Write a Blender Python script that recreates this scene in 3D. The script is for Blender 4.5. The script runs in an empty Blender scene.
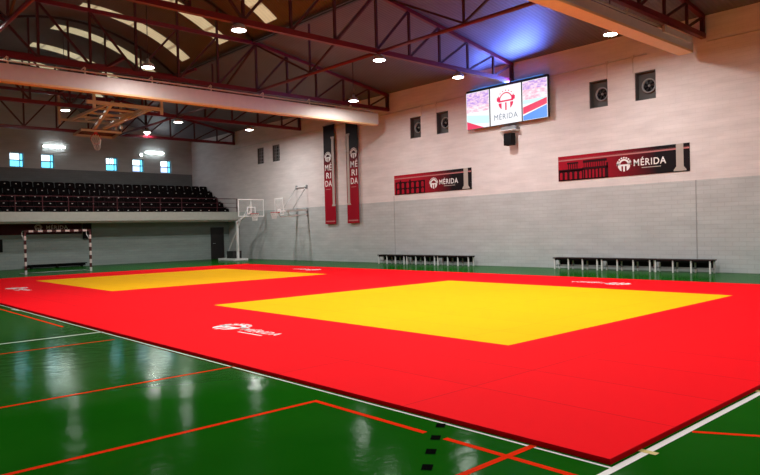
import bpy, math, random
from mathutils import Vector, Matrix
random.seed(4)
SC = bpy.context.scene
COL = SC.collection
PI = math.pi

# ------------------------------------------------------------------ materials
def nt_mat(name):
    m = bpy.data.materials.new(name); m.use_nodes = True
    nt = m.node_tree
    return m, nt, nt.nodes['Principled BSDF']

def inp(b, **kw):
    for k, v in kw.items():
        k = k.replace('_', ' ')
        if isinstance(v, tuple) and len(v) == 3: v = (*v, 1)
        b.inputs[k].default_value = v

def pmat(name, col, rough=.5, metal=0.0, spec=.5, noise=.08, nscale=6.0, bump=0.0, bscale=40.0):
    """principled surface with a slight procedural colour variation"""
    m, nt, b = nt_mat(name)
    inp(b, Roughness=rough, Metallic=metal, Specular_IOR_Level=spec)
    tc = nt.nodes.new('ShaderNodeTexCoord')
    nz = nt.nodes.new('ShaderNodeTexNoise'); nz.inputs['Scale'].default_value = nscale
    nz.inputs['Detail'].default_value = 3
    nt.links.new(tc.outputs['Object'], nz.inputs['Vector'])
    mx = nt.nodes.new('ShaderNodeMix'); mx.data_type = 'RGBA'
    mx.inputs['A'].default_value = (*[c * (1 - noise) for c in col], 1)
    mx.inputs['B'].default_value = (*[min(1, c * (1 + noise)) for c in col], 1)
    nt.links.new(nz.outputs['Fac'], mx.inputs['Factor'])
    nt.links.new(mx.outputs['Result'], b.inputs['Base Color'])
    if bump:
        bz = nt.nodes.new('ShaderNodeTexNoise'); bz.inputs['Scale'].default_value = bscale
        nt.links.new(tc.outputs['Object'], bz.inputs['Vector'])
        bp = nt.nodes.new('ShaderNodeBump'); bp.inputs['Strength'].default_value = bump
        bp.inputs['Distance'].default_value = .01
        nt.links.new(bz.outputs['Fac'], bp.inputs['Height'])
        nt.links.new(bp.outputs['Normal'], b.inputs['Normal'])
    return m

def emat(name, col, strength):
    m, nt, b = nt_mat(name)
    inp(b, Base_Color=(.02, .02, .02), Roughness=.5, Emission_Color=col, Emission_Strength=strength)
    return m

def math_node(nt, op, a, b=None, c=None):
    n = nt.nodes.new('ShaderNodeMath'); n.operation = op
    for i, v in enumerate((a, b, c)):
        if v is None: continue
        if isinstance(v, (int, float)): n.inputs[i].default_value = v
        else: nt.links.new(v, n.inputs[i])
    return n.outputs[0]

def wall_mat(name, axis, upper, lower, split, rough=.75):
    """painted block wall: two paint colours split at a height, mortar courses as bump"""
    m, nt, b = nt_mat(name)
    inp(b, Roughness=rough, Specular_IOR_Level=.3)
    g = nt.nodes.new('ShaderNodeNewGeometry')
    s = nt.nodes.new('ShaderNodeSeparateXYZ'); nt.links.new(g.outputs['Position'], s.inputs[0])
    cb = nt.nodes.new('ShaderNodeCombineXYZ')
    nt.links.new(s.outputs['X' if axis == 'x' else 'Y'], cb.inputs['X'])
    nt.links.new(s.outputs['Z'], cb.inputs['Y'])
    br = nt.nodes.new('ShaderNodeTexBrick')
    br.inputs['Scale'].default_value = 1.0
    br.inputs['Brick Width'].default_value = .42; br.inputs['Row Height'].default_value = .14
    br.inputs['Mortar Size'].default_value = .010; br.inputs['Mortar Smooth'].default_value = .3
    nt.links.new(cb.outputs[0], br.inputs['Vector'])
    br.inputs['Color1'].default_value = (1, 1, 1, 1); br.inputs['Color2'].default_value = (.95, .95, .95, 1)
    br.inputs['Mortar'].default_value = (.84, .84, .84, 1)
    nz = nt.nodes.new('ShaderNodeTexNoise'); nz.inputs['Scale'].default_value = .9; nz.inputs['Detail'].default_value = 6
    mp = nt.nodes.new('ShaderNodeMapping'); mp.inputs['Scale'].default_value = (1, 4, 1)
    nt.links.new(cb.outputs[0], mp.inputs['Vector']); nt.links.new(mp.outputs[0], nz.inputs['Vector'])
    up = math_node(nt, 'GREATER_THAN', s.outputs['Z'], split)
    mx = nt.nodes.new('ShaderNodeMix'); mx.data_type = 'RGBA'
    mx.inputs['A'].default_value = (*lower, 1); mx.inputs['B'].default_value = (*upper, 1)
    nt.links.new(up, mx.inputs['Factor'])
    m2 = nt.nodes.new('ShaderNodeMix'); m2.data_type = 'RGBA'; m2.blend_type = 'MULTIPLY'
    f = math_node(nt, 'SUBTRACT', .9, math_node(nt, 'MULTIPLY', up, .5))
    nt.links.new(f, m2.inputs['Factor'])
    nt.links.new(mx.outputs['Result'], m2.inputs['A']); nt.links.new(br.outputs['Color'], m2.inputs['B'])
    m3 = nt.nodes.new('ShaderNodeMix'); m3.data_type = 'RGBA'; m3.blend_type = 'MULTIPLY'
    m3.inputs['Factor'].default_value = 1
    cr = nt.nodes.new('ShaderNodeValToRGB'); cr.color_ramp.elements[0].color = (.84, .84, .84, 1)
    cr.color_ramp.elements[0].position = .3; cr.color_ramp.elements[1].position = .7
    nt.links.new(nz.outputs['Fac'], cr.inputs['Fac'])
    nt.links.new(m2.outputs['Result'], m3.inputs['A']); nt.links.new(cr.outputs['Color'], m3.inputs['B'])
    nt.links.new(m3.outputs['Result'], b.inputs['Base Color'])
    bp = nt.nodes.new('ShaderNodeBump'); bp.inputs['Strength'].default_value = .35; bp.inputs['Distance'].default_value = .01
    nt.links.new(br.outputs['Fac'], bp.inputs['Height']); bp.invert = True
    nt.links.new(bp.outputs['Normal'], b.inputs['Normal'])
    return m

def metal_roof_mat(name, col, rough, metal, pitch):
    """corrugated sheet: ribs run down the slope (across x)"""
    m, nt, b = nt_mat(name)
    inp(b, Base_Color=col, Roughness=rough, Metallic=metal)
    g = nt.nodes.new('ShaderNodeNewGeometry')
    s = nt.nodes.new('ShaderNodeSeparateXYZ'); nt.links.new(g.outputs['Position'], s.inputs[0])
    w = math_node(nt, 'SINE', math_node(nt, 'MULTIPLY', s.outputs['X'], 2 * PI / pitch))
    bp = nt.nodes.new('ShaderNodeBump'); bp.inputs['Strength'].default_value = .25; bp.inputs['Distance'].default_value = .02
    nt.links.new(w, bp.inputs['Height']); nt.links.new(bp.outputs['Normal'], b.inputs['Normal'])
    nz = nt.nodes.new('ShaderNodeTexNoise'); nz.inputs['Scale'].default_value = .7
    nt.links.new(g.outputs['Position'], nz.inputs['Vector'])
    mx = nt.nodes.new('ShaderNodeMix'); mx.data_type = 'RGBA'
    mx.inputs['A'].default_value = (*[c * .8 for c in col], 1); mx.inputs['B'].default_value = (*[c * 1.2 for c in col], 1)
    nt.links.new(nz.outputs['Fac'], mx.inputs['Factor']); nt.links.new(mx.outputs['Result'], b.inputs['Base Color'])
    return m

def floor_mat():
    m, nt, b = nt_mat('green_resin_floor')
    g = nt.nodes.new('ShaderNodeNewGeometry')
    nz = nt.nodes.new('ShaderNodeTexNoise'); nz.inputs['Scale'].default_value = .8; nz.inputs['Detail'].default_value = 5
    nt.links.new(g.outputs['Position'], nz.inputs['Vector'])
    mx = nt.nodes.new('ShaderNodeMix'); mx.data_type = 'RGBA'
    mx.inputs['A'].default_value = (.002, .062, .002, 1); mx.inputs['B'].default_value = (.010, .112, .004, 1)
    nt.links.new(nz.outputs['Fac'], mx.inputs['Factor']); nt.links.new(mx.outputs['Result'], b.inputs['Base Color'])
    inp(b, Specular_IOR_Level=0.0)
    rr = nt.nodes.new('ShaderNodeMapRange'); rr.inputs['To Min'].default_value = .08; rr.inputs['To Max'].default_value = .16
    nt.links.new(nz.outputs['Fac'], rr.inputs['Value']); nt.links.new(rr.outputs['Result'], b.inputs['Roughness'])
    n2 = nt.nodes.new('ShaderNodeTexNoise'); n2.inputs['Scale'].default_value = 5.5; n2.inputs['Detail'].default_value = 4
    nt.links.new(g.outputs['Position'], n2.inputs['Vector'])
    bp = nt.nodes.new('ShaderNodeBump'); bp.inputs['Strength'].default_value = .26; bp.inputs['Distance'].default_value = .012
    nt.links.new(n2.outputs['Fac'], bp.inputs['Height']); nt.links.new(bp.outputs['Normal'], b.inputs['Normal'])
    # sealed resin: a clear gloss film that strengthens towards grazing views
    gl = nt.nodes.new('ShaderNodeBsdfGlossy'); gl.inputs['Color'].default_value = (.92, 1, .95, 1)
    nt.links.new(rr.outputs['Result'], gl.inputs['Roughness']); nt.links.new(bp.outputs['Normal'], gl.inputs['Normal'])
    lw = nt.nodes.new('ShaderNodeLayerWeight'); lw.inputs['Blend'].default_value = .5
    mr = nt.nodes.new('ShaderNodeValToRGB'); el = mr.color_ramp.elements
    el[0].position = .77; el[0].color = (.007, .007, .007, 1); el[1].position = .835; el[1].color = (.30, .30, .30, 1)
    for p, v in ((.90, .26), (1.0, .30)): e = el.new(p); e.color = (v, v, v, 1)
    nt.links.new(lw.outputs['Facing'], mr.inputs['Fac'])
    mx2 = nt.nodes.new('ShaderNodeMixShader'); nt.links.new(mr.outputs['Color'], mx2.inputs['Fac'])
    nt.links.new(b.outputs['BSDF'], mx2.inputs[1]); nt.links.new(gl.outputs['BSDF'], mx2.inputs[2])
    nt.links.new(mx2.outputs['Shader'], nt.nodes['Material Output'].inputs['Surface'])
    return m

def mat_mat(name, col):
    """judo mat vinyl: joints between 1 x 2 m panels as shallow grooves"""
    m, nt, b = nt_mat(name)
    inp(b, Roughness=.75, Specular_IOR_Level=.03)
    g = nt.nodes.new('ShaderNodeNewGeometry')
    br = nt.nodes.new('ShaderNodeTexBrick'); br.inputs['Scale'].default_value = 1
    br.inputs['Brick Width'].default_value = 2.0; br.inputs['Row Height'].default_value = 1.0
    br.inputs['Mortar Size'].default_value = .006; br.inputs['Mortar Smooth'].default_value = .2
    nt.links.new(g.outputs['Position'], br.inputs['Vector'])
    br.inputs['Color1'].default_value = (*col, 1)
    br.inputs['Color2'].default_value = (*[c * .96 for c in col], 1)
    br.inputs['Mortar'].default_value = (*[c * .70 for c in col], 1); br.offset = 0.0
    nt.links.new(br.outputs['Color'], b.inputs['Base Color'])
    nz = nt.nodes.new('ShaderNodeTexNoise'); nz.inputs['Scale'].default_value = 120
    nt.links.new(g.outputs['Position'], nz.inputs['Vector'])
    bp = nt.nodes.new('ShaderNodeBump'); bp.inputs['Strength'].default_value = .08; bp.inputs['Distance'].default_value = .004
    nt.links.new(nz.outputs['Fac'], bp.inputs['Height']); nt.links.new(bp.outputs['Normal'], b.inputs['Normal'])
    return m

def print_mat(name, axis, p0, p1, c0, c1, pos=(.0, 1.0), rough=.55):
    """printed vinyl, colour runs from c0 to c1 along an axis"""
    m, nt, b = nt_mat(name)
    inp(b, Roughness=rough, Specular_IOR_Level=.12)
    g = nt.nodes.new('ShaderNodeNewGeometry')
    s = nt.nodes.new('ShaderNodeSeparateXYZ'); nt.links.new(g.outputs['Position'], s.inputs[0])
    mr = nt.nodes.new('ShaderNodeMapRange'); mr.inputs['From Min'].default_value = p0; mr.inputs['From Max'].default_value = p1
    nt.links.new(s.outputs[axis], mr.inputs['Value'])
    cr = nt.nodes.new('ShaderNodeValToRGB')
    cr.color_ramp.elements[0].color = (*c0, 1); cr.color_ramp.elements[0].position = pos[0]
    cr.color_ramp.elements[1].color = (*c1, 1); cr.color_ramp.elements[1].position = pos[1]
    nt.links.new(mr.outputs['Result'], cr.inputs['Fac']); nt.links.new(cr.outputs['Color'], b.inputs['Base Color'])
    return m

def skylight_mat():
    m, nt, b = nt_mat('translucent_skylight_sheet')
    g = nt.nodes.new('ShaderNodeNewGeometry')
    s = nt.nodes.new('ShaderNodeSeparateXYZ'); nt.links.new(g.outputs['Position'], s.inputs[0])
    w = math_node(nt, 'SINE', math_node(nt, 'MULTIPLY', s.outputs['X'], 2 * PI / .2))
    nz = nt.nodes.new('ShaderNodeTexNoise'); nz.inputs['Scale'].default_value = 1.6; nz.inputs['Detail'].default_value = 4
    nt.links.new(g.outputs['Position'], nz.inputs['Vector'])
    jt = math_node(nt, 'LESS_THAN', math_node(nt, 'ABSOLUTE', math_node(nt, 'SUBTRACT', math_node(nt, 'FRACT', math_node(nt, 'DIVIDE', math_node(nt, 'SUBTRACT', s.outputs['Y'], .1), 1.72)), .5)), .03)
    k = math_node(nt, 'ADD', math_node(nt, 'MULTIPLY', w, .12), math_node(nt, 'ADD', .55, math_node(nt, 'MULTIPLY', nz.outputs['Fac'], .7)))
    inp(b, Base_Color=(.5, .46, .33), Roughness=.5, Emission_Color=(1.0, .87, .52))
    k = math_node(nt, 'MULTIPLY', k, math_node(nt, 'SUBTRACT', 1.0, math_node(nt, 'MULTIPLY', jt, .6)))
    nt.links.new(math_node(nt, 'MULTIPLY', k, SKY_STRENGTH), b.inputs['Emission Strength'])
    return m

def screen_art_mat(name, c_top, c_mid):
    m, nt, b = nt_mat(name)
    g = nt.nodes.new('ShaderNodeNewGeometry')
    nz = nt.nodes.new('ShaderNodeTexNoise'); nz.inputs['Scale'].default_value = 7; nz.inputs['Detail'].default_value = 4
    mp = nt.nodes.new('ShaderNodeMapping'); mp.inputs['Scale'].default_value = (1, 1, 2.2)
    nt.links.new(g.outputs['Position'], mp.inputs['Vector']); nt.links.new(mp.outputs[0], nz.inputs['Vector'])
    cr = nt.nodes.new('ShaderNodeValToRGB')
    cr.color_ramp.elements[0].color = (*c_top, 1); cr.color_ramp.elements[0].position = .38
    cr.color_ramp.elements[1].color = (*c_mid, 1); cr.color_ramp.elements[1].position = .62
    nt.links.new(nz.outputs['Fac'], cr.inputs['Fac'])
    inp(b, Base_Color=(.02, .02, .02), Roughness=.4)
    nt.links.new(cr.outputs['Color'], b.inputs['Emission Color']); b.inputs['Emission Strength'].default_value = SCREEN_STRENGTH
    return m

SKY_STRENGTH = .27
SCREEN_STRENGTH = .62

M = {}
M['floor'] = floor_mat()
M['mat_red'] = mat_mat('red_mat_vinyl', (.92, .0012, .008))
M['mat_yellow'] = mat_mat('yellow_mat_vinyl', (1.0, .53, .0005))
M['white_print'] = pmat('white_print', (.85, .85, .85), .6)
M['wall_court'] = wall_mat('painted_block_wall', 'x', (.79, .755, .75), (.56, .60, .605), 3.0)
M['wall_end'] = wall_mat('painted_end_wall', 'y', (.52, .57, .57), (.20, .22, .225), 5.92)
M['wall_under'] = wall_mat('painted_low_wall', 'y', (.22, .285, .27), (.32, .39, .375), 1.45)  # shade under the balcony put into the darker upper colour
M['roof'] = metal_roof_mat('corrugated_roof_sheet', (.13, .115, .13), .52, .12, .14)
M['vault'] = metal_roof_mat('vault_roof_sheet', (.115, .085, .065), .65, .05, .14)
M['truss'] = pmat('dark_red_steel_paint', (.135, .003, .014), .42)
M['web'] = pmat('dark_red_web_paint', (.055, .005, .007), .5)
M['truss_dark'] = pmat('dark_steel', (.035, .02, .02), .45)
M['curtain'] = pmat('curtain_housing_white', (.62, .58, .54), .5)
M['tan'] = pmat('tan_bottom_bar', (.78, .52, .27), .5)  # orange bounce off the mat painted into the bar colour
M['cream'] = pmat('cream_steel_paint', (.62, .55, .42), .45)
M['white_metal'] = pmat('white_metal', (.75, .76, .76), .4)
M['steel'] = pmat('galvanised_steel', (.45, .46, .47), .4, .6)
M['grey_metal'] = pmat('grey_metal', (.30, .32, .33), .45, .2)
M['fan_plate'] = pmat('dark_grey_plate', (.085, .08, .078), .5)
M['dark'] = pmat('dark_plastic', (.012, .011, .012), .5)
M['black'] = pmat('black_matt', (.004, .004, .005), .7, spec=.15)
M['slab'] = pmat('painted_concrete', (.50, .53, .48), .7, bump=.2)
M['step'] = pmat('dark_concrete_steps', (.05, .05, .05), .8)
M['seat'] = pmat('black_seat_plastic', (.005, .003, .0035), .8, spec=.08)
M['plate'] = pmat('white_number_plate', (.7, .7, .68), .5)
M['rail'] = pmat('dark_red_rail_paint', (.085, .007, .015), .5)
M['goal_red'] = pmat('goal_red_band', (.055, .003, .006), .5)
M['goal_white'] = pmat('goal_white_band', (.80, .80, .80), .4)
M['rim'] = pmat('red_rim_paint', (.55, .03, .03), .45)
M['maroon'] = pmat('dark_maroon_board', (.10, .018, .014), .6)
M['net'] = pmat('white_net_cord', (.75, .72, .70), .8)
M['line_white'] = pmat('white_court_paint', (.80, .80, .78), .4, spec=.1, nscale=3)
M['line_orange'] = pmat('orange_court_paint', (.72, .030, .006), .6, spec=.0, nscale=3)
M['line_black'] = pmat('black_court_paint', (.003, .004, .003), .7, spec=.0)
M['tape'] = pmat('yellow_tape', (.62, .52, .16), .5)
M['bench_top'] = pmat('dark_bench_top', (.02, .009, .010), .6, spec=.2)
M['door'] = pmat('dark_door_paint', (.012, .010, .011), .4)
M['lamp_on'] = emat('lamp_diffuser', (1.0, .97, .92), 14)
M['tube_on'] = emat('fluorescent_tube', (.95, 1.0, 1.0), 17)
M['lamp_shell'] = pmat('lamp_shell', (.6, .6, .6), .35, .5)
M['window_frame'] = pmat('pale_blue_window_frame', (.10, .30, .42), .4)
M['window_white'] = emat('daylit_pane_white', (.72, .90, 1.0), 1.7)
M['window_cyan'] = emat('daylit_pane_cyan', (.12, .58, .85), 1.5)
M['window_violet'] = emat('daylit_pane_violet', (.42, .58, .98), 1.3)
M['skylight'] = skylight_mat()
M['scr_white'] = emat('screen_white', (.97, .97, 1.0), SCREEN_STRENGTH)
M['scr_red'] = emat('screen_red', (.80, .02, .10), SCREEN_STRENGTH)
M['scr_pink'] = emat('screen_pink', (.95, .30, .45), SCREEN_STRENGTH)
M['scr_slate'] = emat('screen_slate', (.13, .18, .25), SCREEN_STRENGTH)
M['scr_blue'] = emat('screen_blue', (.08, .30, .85), SCREEN_STRENGTH)
M['scr_cyan'] = emat('screen_cyan', (.62, .95, .92), SCREEN_STRENGTH)
M['scr_hall'] = screen_art_mat('screen_hall_picture', (.50, .30, .80), (1.0, .72, .85))
M['scr_crowd'] = screen_art_mat('screen_crowd_picture', (.95, .45, .60), (1.0, .88, .94))
M['frame_black'] = pmat('screen_frame_black', (.012, .012, .018), .4)
M['ban_right'] = print_mat('banner_print_near', 'X', -11.85, -6.92, (.34, .004, .018), (.008, .006, .008), (.30, .78))
M['ban_left'] = print_mat('banner_print_far', 'X', -21.06, -16.13, (.38, .005, .020), (.008, .006, .008), (.34, .78))
M['ban_vert'] = print_mat('banner_print_hanging', 'Z', 2.09, 7.3, (.30, .003, .016), (.010, .007, .009), (.40, .74))
M['ban_back'] = print_mat('banner_print_back', 'Y', 3.0, 8.75, (.05, .002, .006), (.02, .002, .004))
M['art_dark'] = pmat('silhouette_print', (.030, .003, .006), .6, spec=.1)
M['art_grey'] = pmat('column_print', (.42, .38, .34), .55)
M['art_line'] = pmat('stripe_print', (.46, .16, .16), .55)
M['art_dim'] = pmat('dim_lettering_print', (.42, .39, .39), .6)

def glass_mat():
    m, nt, b = nt_mat('backboard_glass')
    inp(b, Base_Color=(.85, .92, .90), Roughness=.05, Transmission_Weight=0.0, Alpha=.10, Specular_IOR_Level=.6)
    return m
M['glass'] = glass_mat()

# ------------------------------------------------------------------ mesh collector
class MB:
    def __init__(s): s.v = []; s.f = []; s.mi = []; s.sm = []; s.cur = 0
    def face(s, pts, smooth=False):
        n = len(s.v); s.v += [tuple(p) for p in pts]; s.f.append(tuple(range(n, n + len(pts)))); s.mi.append(s.cur); s.sm.append(smooth)
    def hexa(s, c):
        n = len(s.v); s.v += [tuple(p) for p in c]
        for q in ((0, 3, 2, 1), (4, 5, 6, 7), (0, 1, 5, 4), (1, 2, 6, 5), (2, 3, 7, 6), (3, 0, 4, 7)):
            s.f.append(tuple(n + i for i in q)); s.mi.append(s.cur); s.sm.append(False)
        return s
    def box(s, x0, x1, y0, y1, z0, z1):
        return s.hexa([(x0, y0, z0), (x1, y0, z0), (x1, y1, z0), (x0, y1, z0), (x0, y0, z1), (x1, y0, z1), (x1, y1, z1), (x0, y1, z1)])
    def bar(s, a, b, w, h=None, up=(0, 0, 1)):
        a = Vector(a); b = Vector(b); h = h or w
        d = (b - a).normalized(); u = Vector(up)
        if abs(d.dot(u)) > .98: u = Vector((1, 0, 0))
        r = d.cross(u).normalized(); u = r.cross(d).normalized()
        r *= w / 2; u *= h / 2
        return s.hexa([a - r - u, a + r - u, a + r + u, a - r + u, b - r - u, b + r - u, b + r + u, b - r + u])
    def tube(s, pts, rad, n=10, caps=True):
        pts = [Vector(p) for p in pts]; base = len(s.v); k = len(pts)
        ref = None
        for i, p in enumerate(pts):
            d = ((pts[min(i + 1, k - 1)] - p).normalized() + (p - pts[max(i - 1, 0)]).normalized())
            d.normalize()
            if ref is None:
                ref = Vector((0, 0, 1)) if abs(d.z) < .9 else Vector((1, 0, 0))
            r = d.cross(ref).normalized(); u = r.cross(d).normalized()
            ref = u
            rr = rad[i] if isinstance(rad, (list, tuple)) else rad
            for j in range(n):
                t = 2 * PI * j / n
                s.v.append(tuple(p + r * math.cos(t) * rr + u * math.sin(t) * rr))
        for i in range(k - 1):
            for j in range(n):
                a = base + i * n + j; b = base + i * n + (j + 1) % n
                s.f.append((a, b, b + n, a + n)); s.mi.append(s.cur); s.sm.append(True)
        if caps:
            s.f.append(tuple(base + j for j in range(n))[::-1]); s.mi.append(s.cur); s.sm.append(False)
            s.f.append(tuple(base + (k - 1) * n + j for j in range(n))); s.mi.append(s.cur); s.sm.append(False)
        return s
    def ring(s, c, u, v, R, r, n=24, m=6):
        c = Vector(c); u = Vector(u).normalized(); v = Vector(v).normalized(); w = u.cross(v)
        base = len(s.v)
        for i in range(n):
            t = 2 * PI * i / n; d = u * math.cos(t) + v * math.sin(t)
            for j in range(m):
                p = 2 * PI * j / m
                s.v.append(tuple(c + d * (R + r * math.cos(p)) + w * r * math.sin(p)))
        for i in range(n):
            for j in range(m):
                a = base + i * m + j; b = base + i * m + (j + 1) % m
                e = base + ((i + 1) % n) * m + j; g = base + ((i + 1) % n) * m + (j + 1) % m
                s.f.append((a, e, g, b)); s.mi.append(s.cur); s.sm.append(True)
        return s
    def lathe(s, prof, c, n=20, axis='z'):
        base = len(s.v); k = len(prof)
        for (r, h) in prof:
            for j in range(n):
                t = 2 * PI * j / n
                a, b = r * math.cos(t), r * math.sin(t)
                if axis == 'z': s.v.append((c[0] + a, c[1] + b, c[2] + h))
                elif axis == 'y': s.v.append((c[0] + a, c[1] + h, c[2] + b))
                else: s.v.append((c[0] + h, c[1] + a, c[2] + b))
        for i in range(k - 1):
            for j in range(n):
                a = base + i * n + j; b = base + i * n + (j + 1) % n
                s.f.append((a, b, b + n, a + n)); s.mi.append(s.cur); s.sm.append(True)
        return s
    def build(s, name, mat, parent=None, origin=None):
        me = bpy.data.meshes.new(name)
        v = s.v
        if parent is None:
            if origin is None:
                xs = [p[0] for p in v]; ys = [p[1] for p in v]; zs = [p[2] for p in v]
                origin = ((min(xs) + max(xs)) / 2, (min(ys) + max(ys)) / 2, min(zs))
            o0 = Vector(origin)
            v = [tuple(Vector(p) - o0) for p in v]
        me.from_pydata(v, [], s.f)
        mats = mat if isinstance(mat, list) else [mat]
        for m in mats: me.materials.append(m)
        me.polygons.foreach_set('material_index', s.mi)
        me.polygons.foreach_set('use_smooth', s.sm)
        me.validate(); me.update()
        o = bpy.data.objects.new(name, me); COL.objects.link(o)
        if parent is None: o.location = o0
        else: attach(o, parent)
        return o

def world_loc(o):
    return o.location.copy() if o.parent is None else Vector((0, 0, 0))   # parts carry world coordinates

def attach(o, parent):
    o.parent = parent
    o.matrix_parent_inverse = Matrix.Translation(-world_loc(parent))

def tag(o, label=None, cat=None, group=None, kind=None):
    if label: o['label'] = label
    if cat: o['category'] = cat
    if group: o['group'] = group
    if kind: o['kind'] = kind
    return o

def thing(name, loc, label, cat, group=None):
    o = bpy.data.objects.new(name, None); COL.objects.link(o); o.location = loc
    o.empty_display_size = .2
    return tag(o, label, cat, group)

def struct(o): o['kind'] = 'structure'; return o

def ordinal(i):
    return ['first', 'second', 'third', 'fourth', 'fifth', 'sixth', 'seventh', 'eighth', 'ninth', 'tenth', 'eleventh', 'twelfth',
            'thirteenth', 'fourteenth', 'fifteenth', 'sixteenth', 'seventeenth', 'eighteenth', 'nineteenth', 'twentieth',
            'twenty-first', 'twenty-second', 'twenty-third', 'twenty-fourth', 'twenty-fifth', 'twenty-sixth'][i]

class Frame:
    """a flat drawing surface: origin, unit u (reading direction), unit v (up), n (towards the reader)"""
    def __init__(s, o, u, v):
        s.o = Vector(o); s.u = Vector(u).normalized(); s.v = Vector(v).normalized(); s.n = s.u.cross(s.v)
    def p(s, a, b, d=0): return s.o + s.u * a + s.v * b + s.n * d
    def slab(s, mb, pts, d, t=.002):
        """a polygon of thickness t lying d above the surface"""
        A = 0
        for i in range(len(pts)):
            x0, y0 = pts[i]; x1, y1 = pts[(i + 1) % len(pts)]; A += x0 * y1 - x1 * y0
        if A < 0: pts = pts[::-1]
        mb.face([s.p(a, b, d + t) for a, b in pts])
        for i in range(len(pts)):
            a, b = pts[i], pts[(i + 1) % len(pts)]
            mb.face([s.p(*a, d), s.p(*b, d), s.p(*b, d + t), s.p(*a, d + t)])
    def rect(s, mb, a0, a1, b0, b1, d, t=.002): s.slab(mb, [(a0, b0), (a1, b0), (a1, b1), (a0, b1)], d, t)

def lettering(name, body, fr, a, b, height, mat, parent, d=.004, bold=.0, width=None, align='LEFT'):
    cu = bpy.data.curves.new(name, 'FONT'); cu.body = body; cu.size = 1.0; cu.offset = bold; cu.align_x = align; cu.space_character = 1.12
    cu.resolution_u = 3
    cu.extrude = .002 / max(height, .01)
    ob = bpy.data.objects.new(name + '_curve', cu); COL.objects.link(ob)
    dg = bpy.context.evaluated_depsgraph_get(); dg.update()
    me = bpy.data.meshes.new_from_object(ob.evaluated_get(dg), depsgraph=dg)
    COL.objects.unlink(ob); bpy.data.objects.remove(ob)
    xs = [v.co.x for v in me.vertices]; cap = .73
    k = height / cap; kx = k
    if width: kx = width / (max(xs) - min(xs))
    x0 = min(xs) if align == 'LEFT' else 0
    for v in me.vertices:
        v.co = fr.p(a + (v.co.x - x0) * kx, b + v.co.y * k, d + v.co.z * height)
    me.materials.clear(); me.materials.append(mat); me.update()
    o = bpy.data.objects.new(name, me); COL.objects.link(o); attach(o, parent)
    return o

def emblem(fr, cx, cy, R, mats, parent, d=.004, thin=False, name='emblem'):
    """round city mark: arch of a ring with rays over a bridge of arches"""
    mb = MB()
    P = lambda r, t: (cx + R * r * math.cos(t), cy + R * r * math.sin(t))
    ro, ri = (.74, .64) if thin else (.74, .52)
    n = 20
    for i in range(n):
        t0 = PI * i / n; t1 = PI * (i + 1) / n
        fr.slab(mb, [P(ri, t0), P(ro, t0), P(ro, t1), P(ri, t1)], d)
    for i in range(9):
        t = PI * (.04 + .92 * i / 8); w = .07 if thin else .13
        r0, r1 = (.86, .95) if thin else (.80, 1.0)
        fr.slab(mb, [P(r0, t - w * .7), P(r1, t - w), P(r1, t + w), P(r0, t + w * .7)], d)
    # bridge deck and lower half disc, cut into piers
    fr.slab(mb, [(cx - .8 * R, cy - (.08 if thin else .16) * R), (cx + .8 * R, cy - (.08 if thin else .16) * R), (cx + .8 * R, cy + .06 * R), (cx - .8 * R, cy + .06 * R)], d)
    for (a0, a1) in (((-.78, -.46), (-.08, .08), (.46, .78)) if thin else ((-.80, -.34), (-.12, .12), (.34, .80))):
        m = 6; top = [(cx + R * a0, cy - .16 * R), (cx + R * a1, cy - .16 * R)]
        low = []
        for i in range(m + 1):
            a = a1 + (a0 - a1) * i / m
            low.append((cx + R * a, cy - R * max(.18, math.sqrt(max(.0, .84 ** 2 - a * a)))))
        fr.slab(mb, top + low, d)
    for sx in (-1, 1):     # side shields
        fr.slab(mb, [(cx + sx * R * .58, cy), (cx + sx * R * .96, cy + .02 * R), (cx + sx * R * .98, cy + .34 * R), (cx + sx * R * .62, cy + .40 * R)], d)
    return mb.build(name, mats, parent)

def column_art(fr, a, w, b0, b1, parent, base=True, cap=False, d=.004, mat=None):
    mb = MB(); h = b1 - b0
    sh0 = b0 + (.12 * w / .3 if base else 0); sh1 = b1 - (.12 * w / .3 if cap else 0)
    fr.rect(mb, a - w * .36, a + w * .36, sh0, sh1, d)
    for k in (-.2, .0, .2): fr.rect(mb, a + w * (k - .03), a + w * (k + .03), sh0, sh1, d + .002, .001)
    if base:
        fr.slab(mb, [(a - w * .62, b0), (a + w * .62, b0), (a + w * .62, b0 + w * .12), (a + w * .38, b0 + w * .42), (a - w * .38, b0 + w * .42), (a - w * .62, b0 + w * .12)], d + .001)
    if cap:
        fr.slab(mb, [(a - w * .62, b1), (a + w * .62, b1), (a + w * .62, b1 - w * .2), (a + w * .38, b1 - w * .5), (a - w * .38, b1 - w * .5), (a - w * .62, b1 - w * .2)], d + .001)
    return mb.build('column_picture', mat or M['art_grey'], parent)

# ------------------------------------------------------------------ dimensions
X_END, X_LOW, X_SLAB, X_FRONT = -41.9, -36.9, -35.5, 8.6
Y_R, Y_L = 18.1, -6.85
YC = (10.65 + .65) / 2
TRUSS_X = [0.95, -6.4, -13.85, -21.2, -28.5, -35.8]
ZB, ZK = 7.45, 9.40                       # bottom chord, kink of the top chord
SLOPE = (9.40 - 8.12) / (18.1 - 10.65)
VR = (5.0 ** 2 + 1.85 ** 2) / (2 * 1.85); VZ = 9.49 + 1.85 - VR
def vault_z(y): return VZ + math.sqrt(max(0, VR * VR - (y - YC) ** 2))
def top_z(y):                              # truss top chord
    if y > 10.65: return ZK - (y - 10.65) * SLOPE
    if y < .65: return ZK - (.65 - y) * SLOPE
    return ZK
def roof_z(y): return vault_z(y) if .65 <= y <= 10.65 else top_z(y) + .12

# ------------------------------------------------------------------ room shell
mb = MB(); mb.box(X_END - .2, X_FRONT, Y_L, Y_R + .6, -.2, 0)
struct(mb.build('floor', M['floor']))
FLOOR = bpy.data.objects['floor']

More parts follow.
